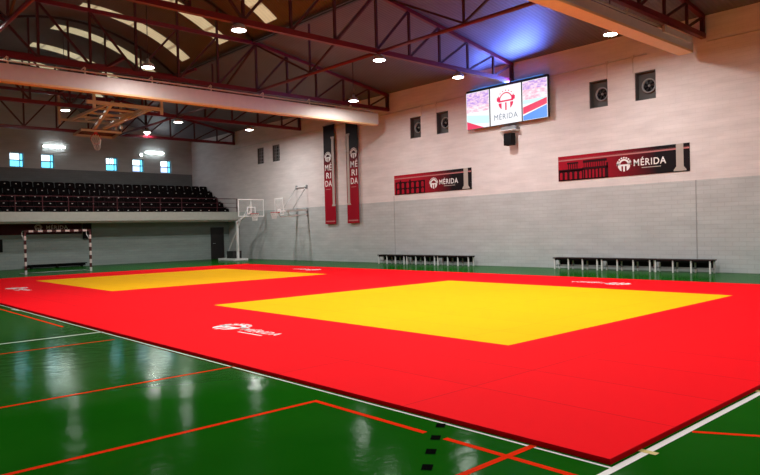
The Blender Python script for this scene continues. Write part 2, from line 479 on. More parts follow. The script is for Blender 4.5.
def roof_profile():
    pts = [(y, roof_z(y)) for y in (Y_R + .3, 16.0, 13.5, 10.651)]
    n = 28
    pts += [(10.65 - 10.0 * i / n, vault_z(10.65 - 10.0 * i / n)) for i in range(n + 1)]
    pts += [(y, roof_z(y)) for y in (.649, -2, -4.5, Y_L - .1)]
    return pts
mb = MB()
prof = roof_profile()
for (y0, z0), (y1, z1) in zip(prof, prof[1:]):
    vaulted = .6 < (y0 + y1) / 2 < 10.7
    mb.cur = 1 if vaulted else 0
    mb.face([(X_END - .1, y0, z0), (X_END - .1, y1, z1), (X_FRONT, y1, z1), (X_FRONT, y0, z0)], vaulted)
    mb.face([(X_END - .1, y0, z0 + .1), (X_FRONT, y0, z0 + .1), (X_FRONT, y1, z1 + .1), (X_END - .1, y1, z1 + .1)], vaulted)
struct(mb.build('ceiling', [M['roof'], M['vault']]))

VENTS = [(-10.50, -9.77), (-8.75, -8.01), (-19.80, -19.10), (-18.12, -17.40), (-33.18, -32.44), (-31.50, -30.72)]
VZ0, VZ1 = 5.88, 6.86
def cells(mb, coord, us, vs, holes, depth_fn=None, reveal=None):
    us = sorted(set(us)); vs = sorted(set(vs))
    for u0, u1 in zip(us, us[1:]):
        for v0, v1 in zip(vs, vs[1:]):
            uc, vc = (u0 + u1) / 2, (v0 + v1) / 2
            if any(h[0] < uc < h[1] and h[2] < vc < h[3] for h in holes): continue
            mb.face([coord(u0, v0, 0), coord(u1, v0, 0), coord(u1, v1, 0), coord(u0, v1, 0)])
    for (a, b, c, d) in holes:
        q = [(a, c), (b, c), (b, d), (a, d)]
        for i in range(4):
            (p0, p1), (q0, q1) = q[i], q[(i + 1) % 4]
            mb.face([coord(p0, p1, 0), coord(p0, p1, reveal), coord(q0, q1, reveal), coord(q0, q1, 0)])

mb = MB()
holes = [(a, b, VZ0, VZ1) for a, b in VENTS]
cells(mb, lambda u, v, d: (u, Y_R + d, v), [X_END, X_FRONT] + [k for a, b in VENTS for k in (a, b)], [0, VZ0, VZ1, 8.3], holes, reveal=.28)
struct(mb.build('wall_right', M['wall_court']))
mb = MB(); mb.face([(X_END, Y_L, 0), (X_FRONT, Y_L, 0), (X_FRONT, Y_L, 8.3), (X_END, Y_L, 8.3)])
struct(mb.build('wall_left', M['wall_court']))

WINS = [(6.37, 7.15), (8.12, 8.87), (12.05, 12.81), (13.81, 14.57), (15.77, 16.54)]
WZ0, WZ1 = 5.96, 6.83
def gable(x, sx, holes, mat, name, zlow=0):
    mb = MB()
    cells(mb, lambda u, v, d: (x - sx * d, u, v), [Y_L, Y_R] + [k for h in holes for k in h[:2]],
          [zlow, 8.1] + [k for h in holes for k in h[2:]], holes, reveal=.22)
    for (y0, z0), (y1, z1) in zip(prof, prof[1:]):
        y0c, y1c = min(y0, Y_R), max(y1, Y_L)
        mb.face([(x, y0c, 8.1), (x, y1c, 8.1), (x, y1c, z1 + .05), (x, y0c, z0 + .05)])
    return struct(mb.build(name, mat))
gable(X_END, 1, [(a, b, WZ0, WZ1) for a, b in WINS], M['wall_end'], 'wall_back')
gable(X_FRONT, -1, [], M['wall_court'], 'wall_front')
mb = MB(); mb.box(X_LOW - .15, X_LOW, Y_L, Y_R, 0, 2.5)
struct(mb.build('wall_back_lower', M['wall_under']))

# windows of the end wall
for i, (a, b) in enumerate(WINS):
    w = struct(thing('window_%d' % (i + 1), (X_END, (a + b) / 2, WZ0), None, None))
    x = X_END - .16
    f = MB()
    f.box(x - .03, x + .03, a, a + .05, WZ0, WZ1).box(x - .03, x + .03, b - .05, b, WZ0, WZ1)
    f.box(x - .03, x + .03, a + .05, b - .05, WZ0, WZ0 + .05).box(x - .03, x + .03, a + .05, b - .05, WZ1 - .05, WZ1)
    zm = WZ0 + .43
    f.box(x - .03, x + .03, a + .05, b - .05, zm - .035, zm + .035)
    f.box(x - .03, x + .03, b - .22, b - .17, WZ0 + .05, WZ1 - .05)
    if i == 2:
        f.box(x - .02, x + .02, a + .26, a + .30, zm, WZ1 - .05).box(x - .02, x + .02, a + .40, a + .43, zm, WZ1 - .05)
    f.build('window_frame', M['window_frame'], w)
    g = MB(); g.box(x - .012, x - .002, a + .04, b - .2, zm, WZ1 - .04); g.build('pane', M['window_white'], w)
    g = MB(); g.box(x - .012, x - .002, a + .04, b - .2, WZ0 + .04, zm)
    g.build('pane', M['window_cyan'] if i in (0, 1, 2) else M['window_violet'], w)
    g = MB(); g.box(x - .012, x - .002, b - .18, b - .04, WZ0 + .04, WZ1 - .04); g.build('pane', M['window_cyan'], w)

# skylight sheets set into the vault
SKX = [-8.45, -12.1, -15.75, -19.4, -23.05, -26.6, -30.2, -33.85, -37.5]
for i, x in enumerate(SKX):
    mb = MB(); n = 14
    ys = [10.25 - (10.25 - 5.55) * k / n for k in range(n + 1)]
    for y0, y1 in zip(ys, ys[1:]):
        za, zb = vault_z(y0) - .03, vault_z(y1) - .03
        xa, xb = x - .38, x + .38
        mb.face([(xa, y0, za), (xa, y1, zb), (xb, y1, zb), (xb, y0, za)], True)
    for xs in (x - .38, x + .38):
        for y0, y1 in zip(ys, ys[1:]):
            mb.face([(xs, y0, vault_z(y0) - .03), (xs, y1, vault_z(y1) - .03), (xs, y1, vault_z(y1)), (xs, y0, vault_z(y0))])
    o = mb.build('skylight_panel', M['skylight'])
    tag(o, 'cream glowing skylight strip curving across the vaulted roof, %s counted from the far end wall' % ordinal(len(SKX) - 1 - i), 'skylight', 'skylight strips in the vault')

# painted court lines
def line(a, b, w, mat, z=.0015):
    mb = MB(); a = Vector((*a, 0)); b = Vector((*b, 0)); d = (b - a).normalized(); r = Vector((-d.y, d.x, 0)) * w / 2
    p = [a - r, b - r, b + r, a + r]
    if (p[1] - p[0]).cross(p[2] - p[1]).z < 0: p = p[::-1]
    mb.face([(q.x, q.y, z) for q in p])
    o = mb.build('court_line', M[mat], FLOOR); return o
line((-40, -.045), (.08, -.045), .026, 'line_white')
line((.055, -6.8), (.055, 18.0), .055, 'line_white', .0018)
line((-9.3, -6.8), (-9.3, -.01), .05, 'line_white')
line((-4.93, -6.8), (-4.93, -.01), .05, 'line_orange')
line((-8.29, -6.8), (-8.29, -.2), .045, 'line_orange')
line((-2.85, -6.8), (-2.85, -.31), .055, 'line_orange')
line((-2.875, -.335), (-1.40, -.335), .055, 'line_orange', .0022)
line((-1.19, -.335), (.0, -.335), .055, 'line_orange')
line((-.60, -6.8), (-.60, -.01), .055, 'line_orange', .0026)
line((-16.5, -.28), (-10.55, -.28), .05, 'line_orange')
line((-14.75, -.12), (-14.35, -.05), .05, 'line_white', .002)
line((.09, 1.09), (1.2, 1.72), .05, 'line_orange')
for (x, y) in ((-1.44, -.11), (-1.255, -.37), (-1.06, -.63), (-.86, -.88), (-.66, -1.14)):
    d = Vector((.58, -.77)).normalized() * .055
    line((x - d.x, y - d.y), (x + d.x, y + d.y), .075, 'line_black', .003)

# ------------------------------------------------------------------ judo mat
MX0, MX1, MY0, MY1, MT = -28.0, 0.0, 0.0, 14.0, .04
YA = (-11.18, -3.13); YB = (-24.85, -17.22); YY = (3.08, 10.96)
t = thing('judo_mat', (-14, 7, 0), 'huge red judo mat with two yellow contest squares covering the green floor', 'mat')
mb = MB()
def top_cells(mb):
    xs = [MX0, YB[0], YB[1], YA[0], YA[1], MX1]; ys = [MY0, YY[0], YY[1], MY1]
    for i in range(5):
        for j in range(3):
            if j == 1 and i in (1, 3): continue
            mb.box(xs[i], xs[i + 1], ys[j], ys[j + 1], .0005, MT)
top_cells(mb); mb.build('red_surface', M['mat_red'], t)
for a, b in (YA, YB):
    y = MB(); y.box(a, b, YY[0], YY[1], .0005, MT + .0008); o = y.build('yellow_contest_area', M['mat_yellow'], t); o['label'] = 'yellow contest area'
for (ox, oy, sg) in ((-8.12, 1.22, 1), (-21.75, 1.22, 1), (-19.65, 12.78, -1), (-6.15, 12.78, -1)):
    fr = Frame((ox, oy, MT), (sg, .04 * sg, 0), (-.04 * sg, sg, 0))
    emblem(fr, .36, .33, .36, M['white_print'], t, d=.0006, name='printed_emblem')
    lettering('printed_word', 'MÉRIDA', fr, .80, .22, .20, M['white_print'], t, d=.0006, bold=.010, width=.98)
    mb = MB(); fr.rect(mb, .95, 1.60, .08, .12, .0006, .001); mb.build('printed_motto', M['white_print'], t)
for (x0, x1, y0, y1, lab) in ((-.03, .13, .385, .445, 'small strip of yellow tape on the white line near the mat corner'),
                              (-.03, .12, 2.72, 2.78, 'small strip of yellow tape on the white line at the right mat edge')):
    mb = MB(); mb.box(max(x0, .003), x1, y0, y1, .002, .0035); tag(mb.build('tape_strip', M['tape']), lab, 'tape')

# ------------------------------------------------------------------ roof trusses
TR_LAB = {0.95: 'dark red roof truss nearest the camera, overhead and mostly out of view',
          -6.4: 'dark red roof truss above the near curtain housing at upper right',
          -13.85: 'dark red roof truss ending at the wall just above the lit screen',
          -21.2: 'dark red roof truss running directly above the long pale curtain housing',
          -28.5: 'dark red roof truss behind the folded ceiling basketball goal',
          -35.8: 'farthest dark red roof truss, above the balcony edge'}
RIGHT_N = [10.65, 12.17, 13.70, 15.26, 16.80, 17.98]
MID_N = [.65, 2.40, 4.05, 5.65, 7.25, 8.90, 10.65]
def truss(x):
    ZB = globals()['ZB'] + {-6.4: .13, -13.85: .04}.get(x, 0)
    dz = ZB - globals()['ZB']; top_z = lambda y: globals()['top_z'](y) + dz * .5
    t = thing('roof_truss', (x, YC, ZB), TR_LAB[x], 'truss', 'roof trusses')
    yl = [2 * YC - y for y in RIGHT_N][::-1]
    mb = MB(); mb.bar((x, yl[0], ZB), (x, 18.05, ZB), .15, .16); mb.build('bottom_chord', M['truss'], t)
    mb = MB()
    mb.bar((x, 10.65, ZK), (x, 18.05, top_z(18.05)), .13, .13); mb.bar((x, .65, ZK), (x, yl[0] - .05, top_z(yl[0])), .13, .13)
    mb.bar((x, .65, ZK), (x, 10.65, ZK), .13, .14)
    mb.build('top_chord', M['truss'], t)
    mb = MB(); n = 16
    pts = [(x, .65 + 10 * i / n, vault_z(.65 + 10 * i / n) - .12) for i in range(n + 1)]
    for p, q in zip(pts, pts[1:]): mb.bar(p, q, .09, .10)
    mb.build('arch_rib', M['truss_dark'], t)
    for y in sorted(set(RIGHT_N + MID_N + yl)):
        mb = MB(); zt = vault_z(y) - .12 if .7 < y < 10.6 else top_z(y)
        w = .12 if y > 17.9 or y < yl[0] + .1 else .075
        mb.bar((x, y, ZB + .05), (x, y, zt), w, w); mb.build('vertical', M['web'], t)
    def diag(y0, y1):
        mb = MB(); mb.bar((x, y0, ZB + .05), (x, y1, top_z(y1) - .03), .07, .07); mb.build('diagonal', M['web'], t)
    for a, b in zip(RIGHT_N, RIGHT_N[1:]):
        diag(a, b); diag(2 * YC - a, 2 * YC - b)
    for a, b in ((5.65, 7.25), (7.25, 8.90), (8.90, 10.65), (5.65, 4.05), (4.05, 2.40), (2.40, .65)): diag(a, b)
    return t
for x in TRUSS_X: truss(x)

# longitudinal bracing between trusses, under the edge of the vault
BAY = [(0.95, -6.4, 'between the nearest two trusses'), (-6.4, -13.85, 'ahead of the screen'), (-13.85, -21.2, 'between screen and curtain trusses'),
       (-21.2, -28.5, 'behind the long curtain housing'), (-28.5, -35.8, 'nearest the balcony')]
for (xa, xb, where) in BAY:
    for y, side in ((10.65, 'right'), (.65, 'left')):
        t = thing('bracing_girder', ((xa + xb) / 2, y, ZB), 'dark red bracing girder %s, %s edge of vault' % (where, side), 'girder', 'lengthwise bracing girders')
        xm = (xa + xb) / 2
        g = .08
        mb = MB(); mb.tube([(xa - g, y, ZB), (xb + g, y, ZB)], .06, 8); mb.build('lower_tube', M['truss'], t)
        mb = MB(); mb.bar((xm, y, ZB + .04), (xm, y, ZK - .1), .06); mb.build('vertical', M['web'], t)
        for e in (xa - .12, xb + .12):
            mb = MB(); mb.bar((xm, y, ZB + .05), (e, y, ZK - .12), .06); mb.build('diagonal', M['web'], t)
for y, side in ((10.65, 'right'), (.65, 'left')):
    mb = MB(); mb.box(X_END + .02, X_FRONT - .02, y - .06, y + .06, ZK + .0, ZK + .075)
    mb.box(X_END + .02, X_FRONT - .02, y - .20, y - .12, ZK + .01, ZK + .07)
    tag(mb.build('purlin', M['truss_dark']), 'long dark purlin pair along the %s edge of the roof vault' % side, 'purlin')

# ------------------------------------------------------------------ curtain housings
def housing(x0, x1, z0, z1, y1, xt, label, hang):
    t = thing('divider_curtain_housing', ((x0 + x1) / 2, 5.5, z0), label, 'curtain housing', 'roll-up divider curtain housings')
    mb = MB(); mb.box(x0, x1, -6.2, y1, z0 + .07, z1); mb.build('housing_box', M['curtain'], t)
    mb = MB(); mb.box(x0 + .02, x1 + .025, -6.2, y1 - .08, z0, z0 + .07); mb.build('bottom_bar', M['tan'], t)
    mb = MB(); mb.tube([(x1 - .05, -6.2, z1 + .10), (x1 - .05, y1 - .3, z1 + .10)], .03, 8); mb.build('roller_pipe', M['cream'], t)
    mb = MB(); mb.tube([(x0 + .08, -6.2, z1 + .04), (x0 + .08, y1 - .3, z1 + .04)], .03, 8); mb.build('roller_pipe', M['truss_dark'], t)
    y = -5.6
    while y < y1 - .3:
        mb = MB(); mb.bar((x1 - .05, y, z1 - .01), (x1 - .05, y, z1 + .14), .05)
        mb.bar((x1 - .05, y, z1 + .11), (x1 - .05, y, hang), .05, .05)
        mb.bar((x1 - .05, y - .12, z1 + .13), (x1 - .05, y - .01, z1 + .24), .035)
        mb.build('bracket', M['cream'], t)
        y += 2.35
    return t
housing(-21.32, -21.0, 6.58, 7.15, 17.2, -21.2, 'long pale curtain housing spanning the hall at upper left', ZB - .07)
t = housing(-6.9, -6.45, 6.94, 7.28, 17.38, -6.4, 'pale curtain housing at upper right ending near the wall fans', ZB + .05)
mb = MB(); mb.box(-6.44, -6.36, 15.2, 17.1, 7.2, 7.38); mb.build('drive_cover', M['curtain'], t)

# ------------------------------------------------------------------ lamps
def lamp(x, y, z, top, label, power, rad=.21, light=True):
    t = thing('high_bay_lamp', (x, y, z), label, 'lamp', 'round high-bay lamps')
    mb = MB(); mb.lathe([(.02, .30), (.05, .30), (.07, .20), (rad * .85, .13), (rad, .04), (rad, .012), (rad * .95, .012)], (x, y, z), 20)
    mb.build('lamp_shade', M['lamp_shell'], t)
    mb = MB(); mb.lathe([(0.001, -.015), (rad * .6, -.012), (rad * .93, .012), (rad * .93, .03), (.001, .03)], (x, y, z), 20)
    mb.build('diffuser', M['lamp_on'], t)
    mb = MB(); mb.tube([(x, y, z + .28), (x, y, top)], .015, 6); mb.build('hanger', M['truss_dark'], t)
    if light:
        L = bpy.data.lights.new('lamp_light', 'AREA'); L.shape = 'DISK'; L.size = rad * 1.9; L.energy = power
        L.color = (1.0, .955, .925)
        o = bpy.data.objects.new('lamp_light', L); COL.objects.link(o); o.location = (x, y, z - .03)
        attach(o, t)
        o.location = (x, y, z - .03)
LAMPS = [(-13.85, 5.50, 7.22, 'round lamp glowing under the screen truss near top left centre', 1.0),
         (-13.85, 10.75, 7.20, 'round lamp under the screen truss where the bracing tube crosses', 1.0),
         (-13.85, 14.70, 7.18, 'round lamp under the screen truss beside the screen', 1.0),
         (-7.80, 14.70, 7.35, 'round lamp at upper right beside the near curtain housing', 1.0),
         (-19.5, 5.34, 7.29, 'round lamp above the long curtain housing at left', .38),
         (-19.5, 14.40, 7.18, 'round lamp above the wall end of the long curtain housing', .8),
         (-31.2, 6.29, 7.69, 'round lamp left of the folded ceiling goal', .7),
         (-28.5, 10.70, 7.16, 'round lamp right of the folded ceiling goal', 1.0),
         (-28.5, 14.72, 7.12, 'round lamp near the wall end of the truss behind the folded ceiling goal', 1.1),
         (-35.8, 12.25, 7.70, 'small round lamp under the farthest truss', .65),
         (-13.85, .30, 7.12, 'round lamp under the screen truss, out of view to the left', 1.0),
         (-6.0, 8.0, 7.12, 'round lamp under the near truss, out of view overhead', 1.0),  # unseen lamps on the two nearest trusses, added to light the near field
         (-6.0, 5.5, 7.12, 'round lamp under the near truss, out of view at middle', 1.0),
         (-6.0, .3, 7.12, 'round lamp under the near truss, out of view at left', 1.0),
         (0.95, 14.7, 7.12, 'round lamp beside the camera truss, wall side', 1.0),
         (0.95, 8.0, 7.12, 'round lamp beside the camera truss, middle', 1.0),
         (0.95, 1.0, 7.12, 'round lamp beside the camera truss, left side', .8),
         (-21.2, .3, 7.72, 'round lamp above the long curtain housing, out of view', .6)]
POWER = 115
for (x, y, z, lab, k) in LAMPS:
    on_truss = any(abs(x - tx) < .05 for tx in TRUSS_X)
    lamp(x, y, z, ZB - .08 if (on_truss and z < 7.24) else roof_z(y) - .01, lab, POWER * k)

# fluorescent fittings on the end wall
for (a, b, lab) in ((8.25, 9.50, 'white fluorescent strip light on the end wall above the second window'),
                    (14.70, 15.96, 'white fluorescent strip light on the end wall above the right-hand windows')):
    t = thing('strip_light', (X_END, (a + b) / 2, 7.2), lab, 'strip light', 'strip lights on the end wall')
    mb = MB(); mb.box(X_END + .001, X_END + .06, a - .04, b + .04, 7.24, 7.36); mb.build('fitting', M['white_metal'], t)
    for zz in (7.275, 7.33):
        mb = MB(); mb.tube([(X_END + .085, a, zz), (X_END + .085, b, zz)], .03, 8); mb.build('tube', M['tube_on'], t)
t = thing('emergency_light', (X_END, 14.4, 7.08), 'small round emergency light left of the right-hand strip light', 'light')
mb = MB(); mb.box(X_END + .001, X_END + .05, 14.28, 14.52, 7.06, 7.19); mb.build('fitting', M['white_metal'], t)
mb = MB(); mb.lathe([(.001, .11), (.05, .10), (.075, .05)], (X_END, 14.4, 7.125), 14, 'x'); mb.build('bulb', M['tube_on'], t)

# ------------------------------------------------------------------ video screen and speaker
t = thing('video_screen', (-14.06, 17.8, 5.78), 'lit video screen of three panels high on the right wall', 'screen')
SX0, SX1, SZ0, SZ1, SY = -16.08, -12.08, 5.79, 7.32, 17.8
mb = MB(); mb.box(SX0 - .006, SX1 + .006, SY + .004, SY + .13, SZ0 - .006, SZ1 + .10)
mb.build('screen_frame', M['frame_black'], t)
mb = MB()
for x in (-15.4, -14.1, -12.7): mb.box(x - .06, x + .06, SY + .13, Y_R - .002, 6.0, 7.0)
mb.build('wall_mount', M['frame_black'], t)
fr = Frame((SX0, SY, SZ0), (1, 0, 0), (0, 0, 1)); W = SX1 - SX0; H = SZ1 - SZ0
P1, P2 = -14.84 - SX0, -13.25 - SX0
mb = MB(); fr.rect(mb, P1 + .03, P2 - .03, 0, H, 0, .003); mid = mb.build('middle_panel', M['scr_white'], t)
em = emblem(fr, (P1 + P2) / 2 + .02, .93, .46, M['scr_red'], mid, d=.0035, thin=True)
lettering('word', 'MÉRIDA', fr, P1 + .22, .20, .23, M['scr_slate'], mid, d=.0035, bold=.0, width=1.16)
mb = MB(); fr.rect(mb, 0, P1 - .03, 0, H, 0, .003); lp = mb.build('left_panel', M['scr_white'], t)
mb = MB(); fr.rect(mb, .02, P1 - .05, H * .62, H - .02, .0032, .001); mb.build('picture_area', M['scr_hall'], lp)
mb = MB(); fr.rect(mb, .02, P1 - .05, H * .45, H * .62, .0032, .001); mb.build('picture_area', M['scr_crowd'], lp)
mb = MB(); fr.slab(mb, [(.02, H * .16), (P1 - .05, H * .10), (P1 - .05, H * .30), (.02, H * .40)], .0032, .001); mb.build('picture_area', M['scr_cyan'], lp)
mb = MB(); fr.slab(mb, [(.02, .0), (P1 * .75, .0), (.02, H * .22)], .0045, .001); mb.build('picture_area', M['scr_red'], lp)
mb = MB(); fr.rect(mb, P2 + .03, W, 0, H, 0, .003); rp = mb.build('right_panel', M['scr_white'], t)
a0, a1 = P2 + .05, W - .02
mb = MB(); fr.rect(mb, a0, a1, H * .50, H - .02, .0032, .001); mb.build('picture_area', M['scr_crowd'], rp)
mb = MB(); fr.rect(mb, a0, a1, H * .78, H - .02, .0045, .001); mb.build('picture_area', M['scr_hall'], rp)
mb = MB(); fr.rect(mb, a0, a1, H * .42, H * .52, .0045, .001); mb.build('picture_area', M['scr_cyan'], rp)
mb = MB(); fr.slab(mb, [(a0, H * .16), (a1, H * .34), (a1, H * .50), (a0, H * .34)], .006, .001); mb.build('picture_area', M['scr_red'], rp)
mb = MB(); fr.slab(mb, [(a0, .01), (a1, .01), (a1, H * .32), (a0, H * .12)], .006, .001); mb.build('picture_area', M['scr_blue'], rp)

# added blue lamp and glowing casing, standing in for screen spill on the roof
t2 = t
mb = MB(); mb.box(SX0 + .2, SX1 - .2, SY + .02, SY + .10, SZ1 + .10, SZ1 + .125); mb.build('top_light_strip', M['scr_blue'], t2)
L = bpy.data.lights.new('strip_glow', 'AREA'); L.shape = 'RECTANGLE'; L.size = 3.4; L.size_y = .08; L.spread = math.radians(132); L.energy = 210; L.color = (.11, .21, 1.0)
o = bpy.data.objects.new('strip_glow', L); COL.objects.link(o); attach(o, t2)
o.location = (-13.9, SY - .06, SZ1 + .10); o.rotation_euler = (PI + math.radians(50), 0, math.radians(-8))

t = thing('wall_speaker', (-13.9, 17.95, 4.85), 'black speaker box on the wall below the video screen', 'speaker')
mb = MB(); mb.box(-14.07, -13.70, 17.66, 17.93, 4.90, 5.38); mb.build('cabinet', M['black'], t)
mb = MB(); mb.lathe([(.001, -.012), (.17, -.01), (.19, .0)], (-13.885, 17.655, 5.06), 20, 'y'); mb.build('driver', M['black'], t)
mb = MB(); mb.box(-14.0, -13.8, 17.93, Y_R - .001, 5.0, 5.3); mb.build('mount', M['grey_metal'], t)
t = thing('equipment_shelf', (-13.97, 17.95, 5.44), 'small pale wall shelf bracket between screen and black speaker', 'bracket')
mb = MB(); mb.box(-14.38, -13.55, 17.72, Y_R - .001, 5.50, 5.53); mb.build('shelf', M['white_metal'], t)
mb = MB(); mb.box(-14.3, -13.6, 17.82, 18.05, 5.53, 5.68); mb.build('amplifier', M['grey_metal'], t)
mb = MB(); mb.bar((-14.3, 18.08, 5.2), (-14.3, 17.75, 5.5), .03); mb.bar((-13.6, 18.08, 5.46), (-13.6, 17.75, 5.5), .03); mb.build('strut', M['white_metal'], t)

# ------------------------------------------------------------------ fans in wall recesses
FAN_LAB = ['round fan in wall recess, left of the pair right of the screen',
           'round fan in wall recess, right of the pair right of the screen',
           'round fan in wall recess, left of the pair left of the screen',
           'round fan in wall recess, right of the pair left of the screen',
           'grilled wall vent, farther of the pair above the wall basketball hoop',
           'grilled wall vent, nearer of the pair above the wall basketball hoop']
for i, (a, b) in enumerate(VENTS):
    c = (a + b) / 2; zc = (VZ0 + VZ1) / 2
    t = thing('extractor_fan', (c, Y_R + .2, VZ0), FAN_LAB[i], 'fan', 'extractor fans in the wall')
    mb = MB(); mb.box(a, b, Y_R + .24, Y_R + .28, VZ0, VZ1); mb.build('back_plate', M['fan_plate'] if i < 4 else M['fan_plate'], t)
    mb = MB(); mb.box(a + .002, a + .03, Y_R + .03, Y_R + .24, VZ0 + .03, VZ1 - .03).box(b - .03, b - .002, Y_R + .03, Y_R + .24, VZ0 + .03, VZ1 - .03).box(a + .002, b - .002, Y_R + .03, Y_R + .24, VZ0 + .002, VZ0 + .03).box(a + .002, b - .002, Y_R + .03, Y_R + .24, VZ1 - .03, VZ1 - .002); mb.build('lining', M['fan_plate'], t)
    fc = (c + .06, Y_R + .13, zc)
    if i < 4:
        mb = MB(); mb.lathe([(.21, .11), (.21, .0), (.25, .0), (.25, .02), (.23, .11)], fc, 24, 'y'); mb.build('ring', M['grey_metal'], t)
        mb = MB(); mb.lathe([(.21, .09), (.19, .06), (.001, .06)], fc, 24, 'y'); mb.build('shroud', M['black'], t)
        mb = MB()
        for k in range(6):
            th = 2 * PI * k / 6; d = Vector((math.cos(th), 0, math.sin(th))); e = Vector((-d.z, 0, d.x))
            q = Vector(fc)
            mb.face([q + d * .05 + Vector((0, .045, 0)), q + d * .19 - e * .04 + Vector((0, .05, 0)), q + d * .19 + e * .05 + Vector((0, .02, 0)), q + d * .06 + e * .03 + Vector((0, .03, 0))])
        mb.build('blades', M['dark'], t)
        mb = MB(); mb.lathe([(.001, .0), (.03, .005), (.045, .04), (.045, .06)], fc, 14, 'y'); mb.build('hub', M['grey_metal'], t)
    else:
        mb = MB()
        for k in range(3):
            mb.box(a + .18 * k + .12, a + .18 * k + .15, Y_R + .10, Y_R + .13, VZ0, VZ1)
        for k in range(4):
            mb.box(a, b, Y_R + .13, Y_R + .15, VZ0 + .2 * k + .14, VZ0 + .2 * k + .17)
        mb.build('grille', M['grey_metal'], t)
        mb = MB(); mb.box(a + .2, b - .05, Y_R + .17, Y_R + .23, VZ0 + .08, VZ1 - .1); mb.build('duct', M['black'], t)

# cable run along the wall with drops to the fans
t = thing('cable_conduit', (-14, Y_R, 7.3), 'thin pale cable conduit along the upper right wall with drops to fans', 'conduit')
mb = MB(); mb.tube([(-36.0, Y_R - .025, 7.12), (-21.5, Y_R - .025, 7.26)], .018, 6)
mb.tube([(-21.5, Y_R - .025, 7.26), (-8.3, Y_R - .025, 7.42)], .018, 6); mb.tube([(-6.3, Y_R - .025, 7.40), (8.3, Y_R - .025, 7.35)], .018, 6); mb.build('main_run', M['curtain'], t)
for x, z in ((-9.77, 7.41), (-8.80, 7.42), (-19.0, 7.30), (-18.1, 7.30)):
    mb = MB(); mb.tube([(x, Y_R - .025, z), (x, Y_R - .025, VZ1 + .0)], .014, 6); mb.build('drop', M['curtain'], t)
    mb = MB(); mb.box(x - .05, x + .05, Y_R - .06, Y_R - .001, z - .05, z + .05); mb.build('junction_box', M['curtain'], t)
# downpipe-like wall joints
for i, (x, lab) in enumerate(((-21.0, 'thin vertical expansion joint strip on the wall beside the far banner'), (-6.75, 'thin vertical expansion joint strip on the wall beside the near banner'))):
    mb = MB(); mb.box(x - .012, x + .012, Y_R - .006, Y_R - .0005, .02, 3.0 if i else 3.25)
    tag(mb.build('joint_strip', M['grey_metal']), lab, 'joint strip')

# ------------------------------------------------------------------ wall banners
def arches(fr, mb, a0, a1, b0, b1, n, d=.004, tiers=2):
    w = (a1 - a0) / n; h = (b1 - b0) / tiers
    for r in range(tiers):
        z0 = b0 + r * h; z1 = z0 + h
        for i in range(n):
            x0 = a0 + i * w
            fr.rect(mb, x0, x0 + w * .24, z0, z1, d); fr.rect(mb, x0 + w * .76, x0 + w, z0, z1, d)
            m = 6; cx = x0 + w / 2; R = w * .26; zc = z1 - R - h * .12
            arc = [(cx + R * math.cos(PI * k / m), zc + R * math.sin(PI * k / m)) for k in range(m + 1)]
            for p, q in zip(arc, arc[1:]): fr.slab(mb, [p, (p[0], z1), (q[0], z1), q], d)
        fr.rect(mb, a0, a1, z1 - h * .08, z1 + h * .02, d)
def wide_banner(x0, x1, z0, z1, mat, label, style):
    t = thing('wall_banner', ((x0 + x1) / 2, Y_R, z0), label, 'banner', 'wide printed wall banners')
    y = Y_R - .02
    mb = MB(); mb.box(x0, x1, y, Y_R - .001, z0, z1); mb.build('sheet', mat, t)
    fr = Frame((x0, y, z0), (1, 0, 0), (0, 0, 1)); W = x1 - x0; H = z1 - z0
    mb = MB(); fr.rect(mb, .0, W, H * .80, H * .85, .001, .001); fr.rect(mb, .0, W, H * .87, H * .875, .001, .001); mb.build('stripe', M['art_line'], t)
    mb = MB()
    if style == 'temple':
        arches(fr, mb, .02, 1.05, .0, H * .40, 5, .002, 1); fr.rect(mb, .02, 1.05, H * .38, H * .46, .002)
        for k in range(5): fr.rect(mb, .42 + k * .09, .46 + k * .09, H * .46, H * .66, .002)
        fr.rect(mb, .38, .86, H * .66, H * .73, .002)
        for k in range(7): fr.rect(mb, 1.08 + k * .14, 1.14 + k * .14, 0, H * .40, .002)
        fr.rect(mb, 1.02, 2.05, H * .38, H * .48, .002); fr.rect(mb, 1.98, 2.05, 0, H * .6, .002)
        for k in range(10): fr.rect(mb, 1.08 + k * .09, 1.11 + k * .09, H * .48, H * .66, .002)
        fr.rect(mb, 1.05, 2.0, H * .66, H * .76, .002); fr.rect(mb, .02, 2.05, 0, H * .05, .002)
    else:
        arches(fr, mb, .10, 2.05, .0, H * .64, 6, .002, 2)
        for k in (1, 3): fr.rect(mb, .10 + k * .325 - .05, .10 + k * .325 + .05, H * .6, H * .73, .002)
        fr.rect(mb, .05, 2.0, 0, H * .04, .002)
    mb.build('ruin_picture', M['art_dark'], t)
    s = W / 4.94
    emblem(fr, 2.66 * s, .40 * s, .28 * s, M['white_print'], t, d=.003)
    lettering('word', 'MÉRIDA', fr, 3.02 * s, .33 * s, .24 * s, M['white_print'], t, d=.003, bold=.010, width=1.14 * s)
    mb = MB(); fr.rect(mb, 3.30 * s, 3.98 * s, .235 * s, .262 * s, .003, .001); mb.build('motto', M['art_grey'], t)
    column_art(fr, 4.62 * s, .34, .03, H, t, True, False, .004)
wide_banner(-20.94, -16.13, 3.29, 4.22, M['ban_left'], 'wide red and black wall banner left of the screen, with arches picture', 'arches')
wide_banner(-11.85, -6.92, 3.31, 4.24, M['ban_right'], 'wide red and black wall banner right of the screen, with temple picture', 'temple')

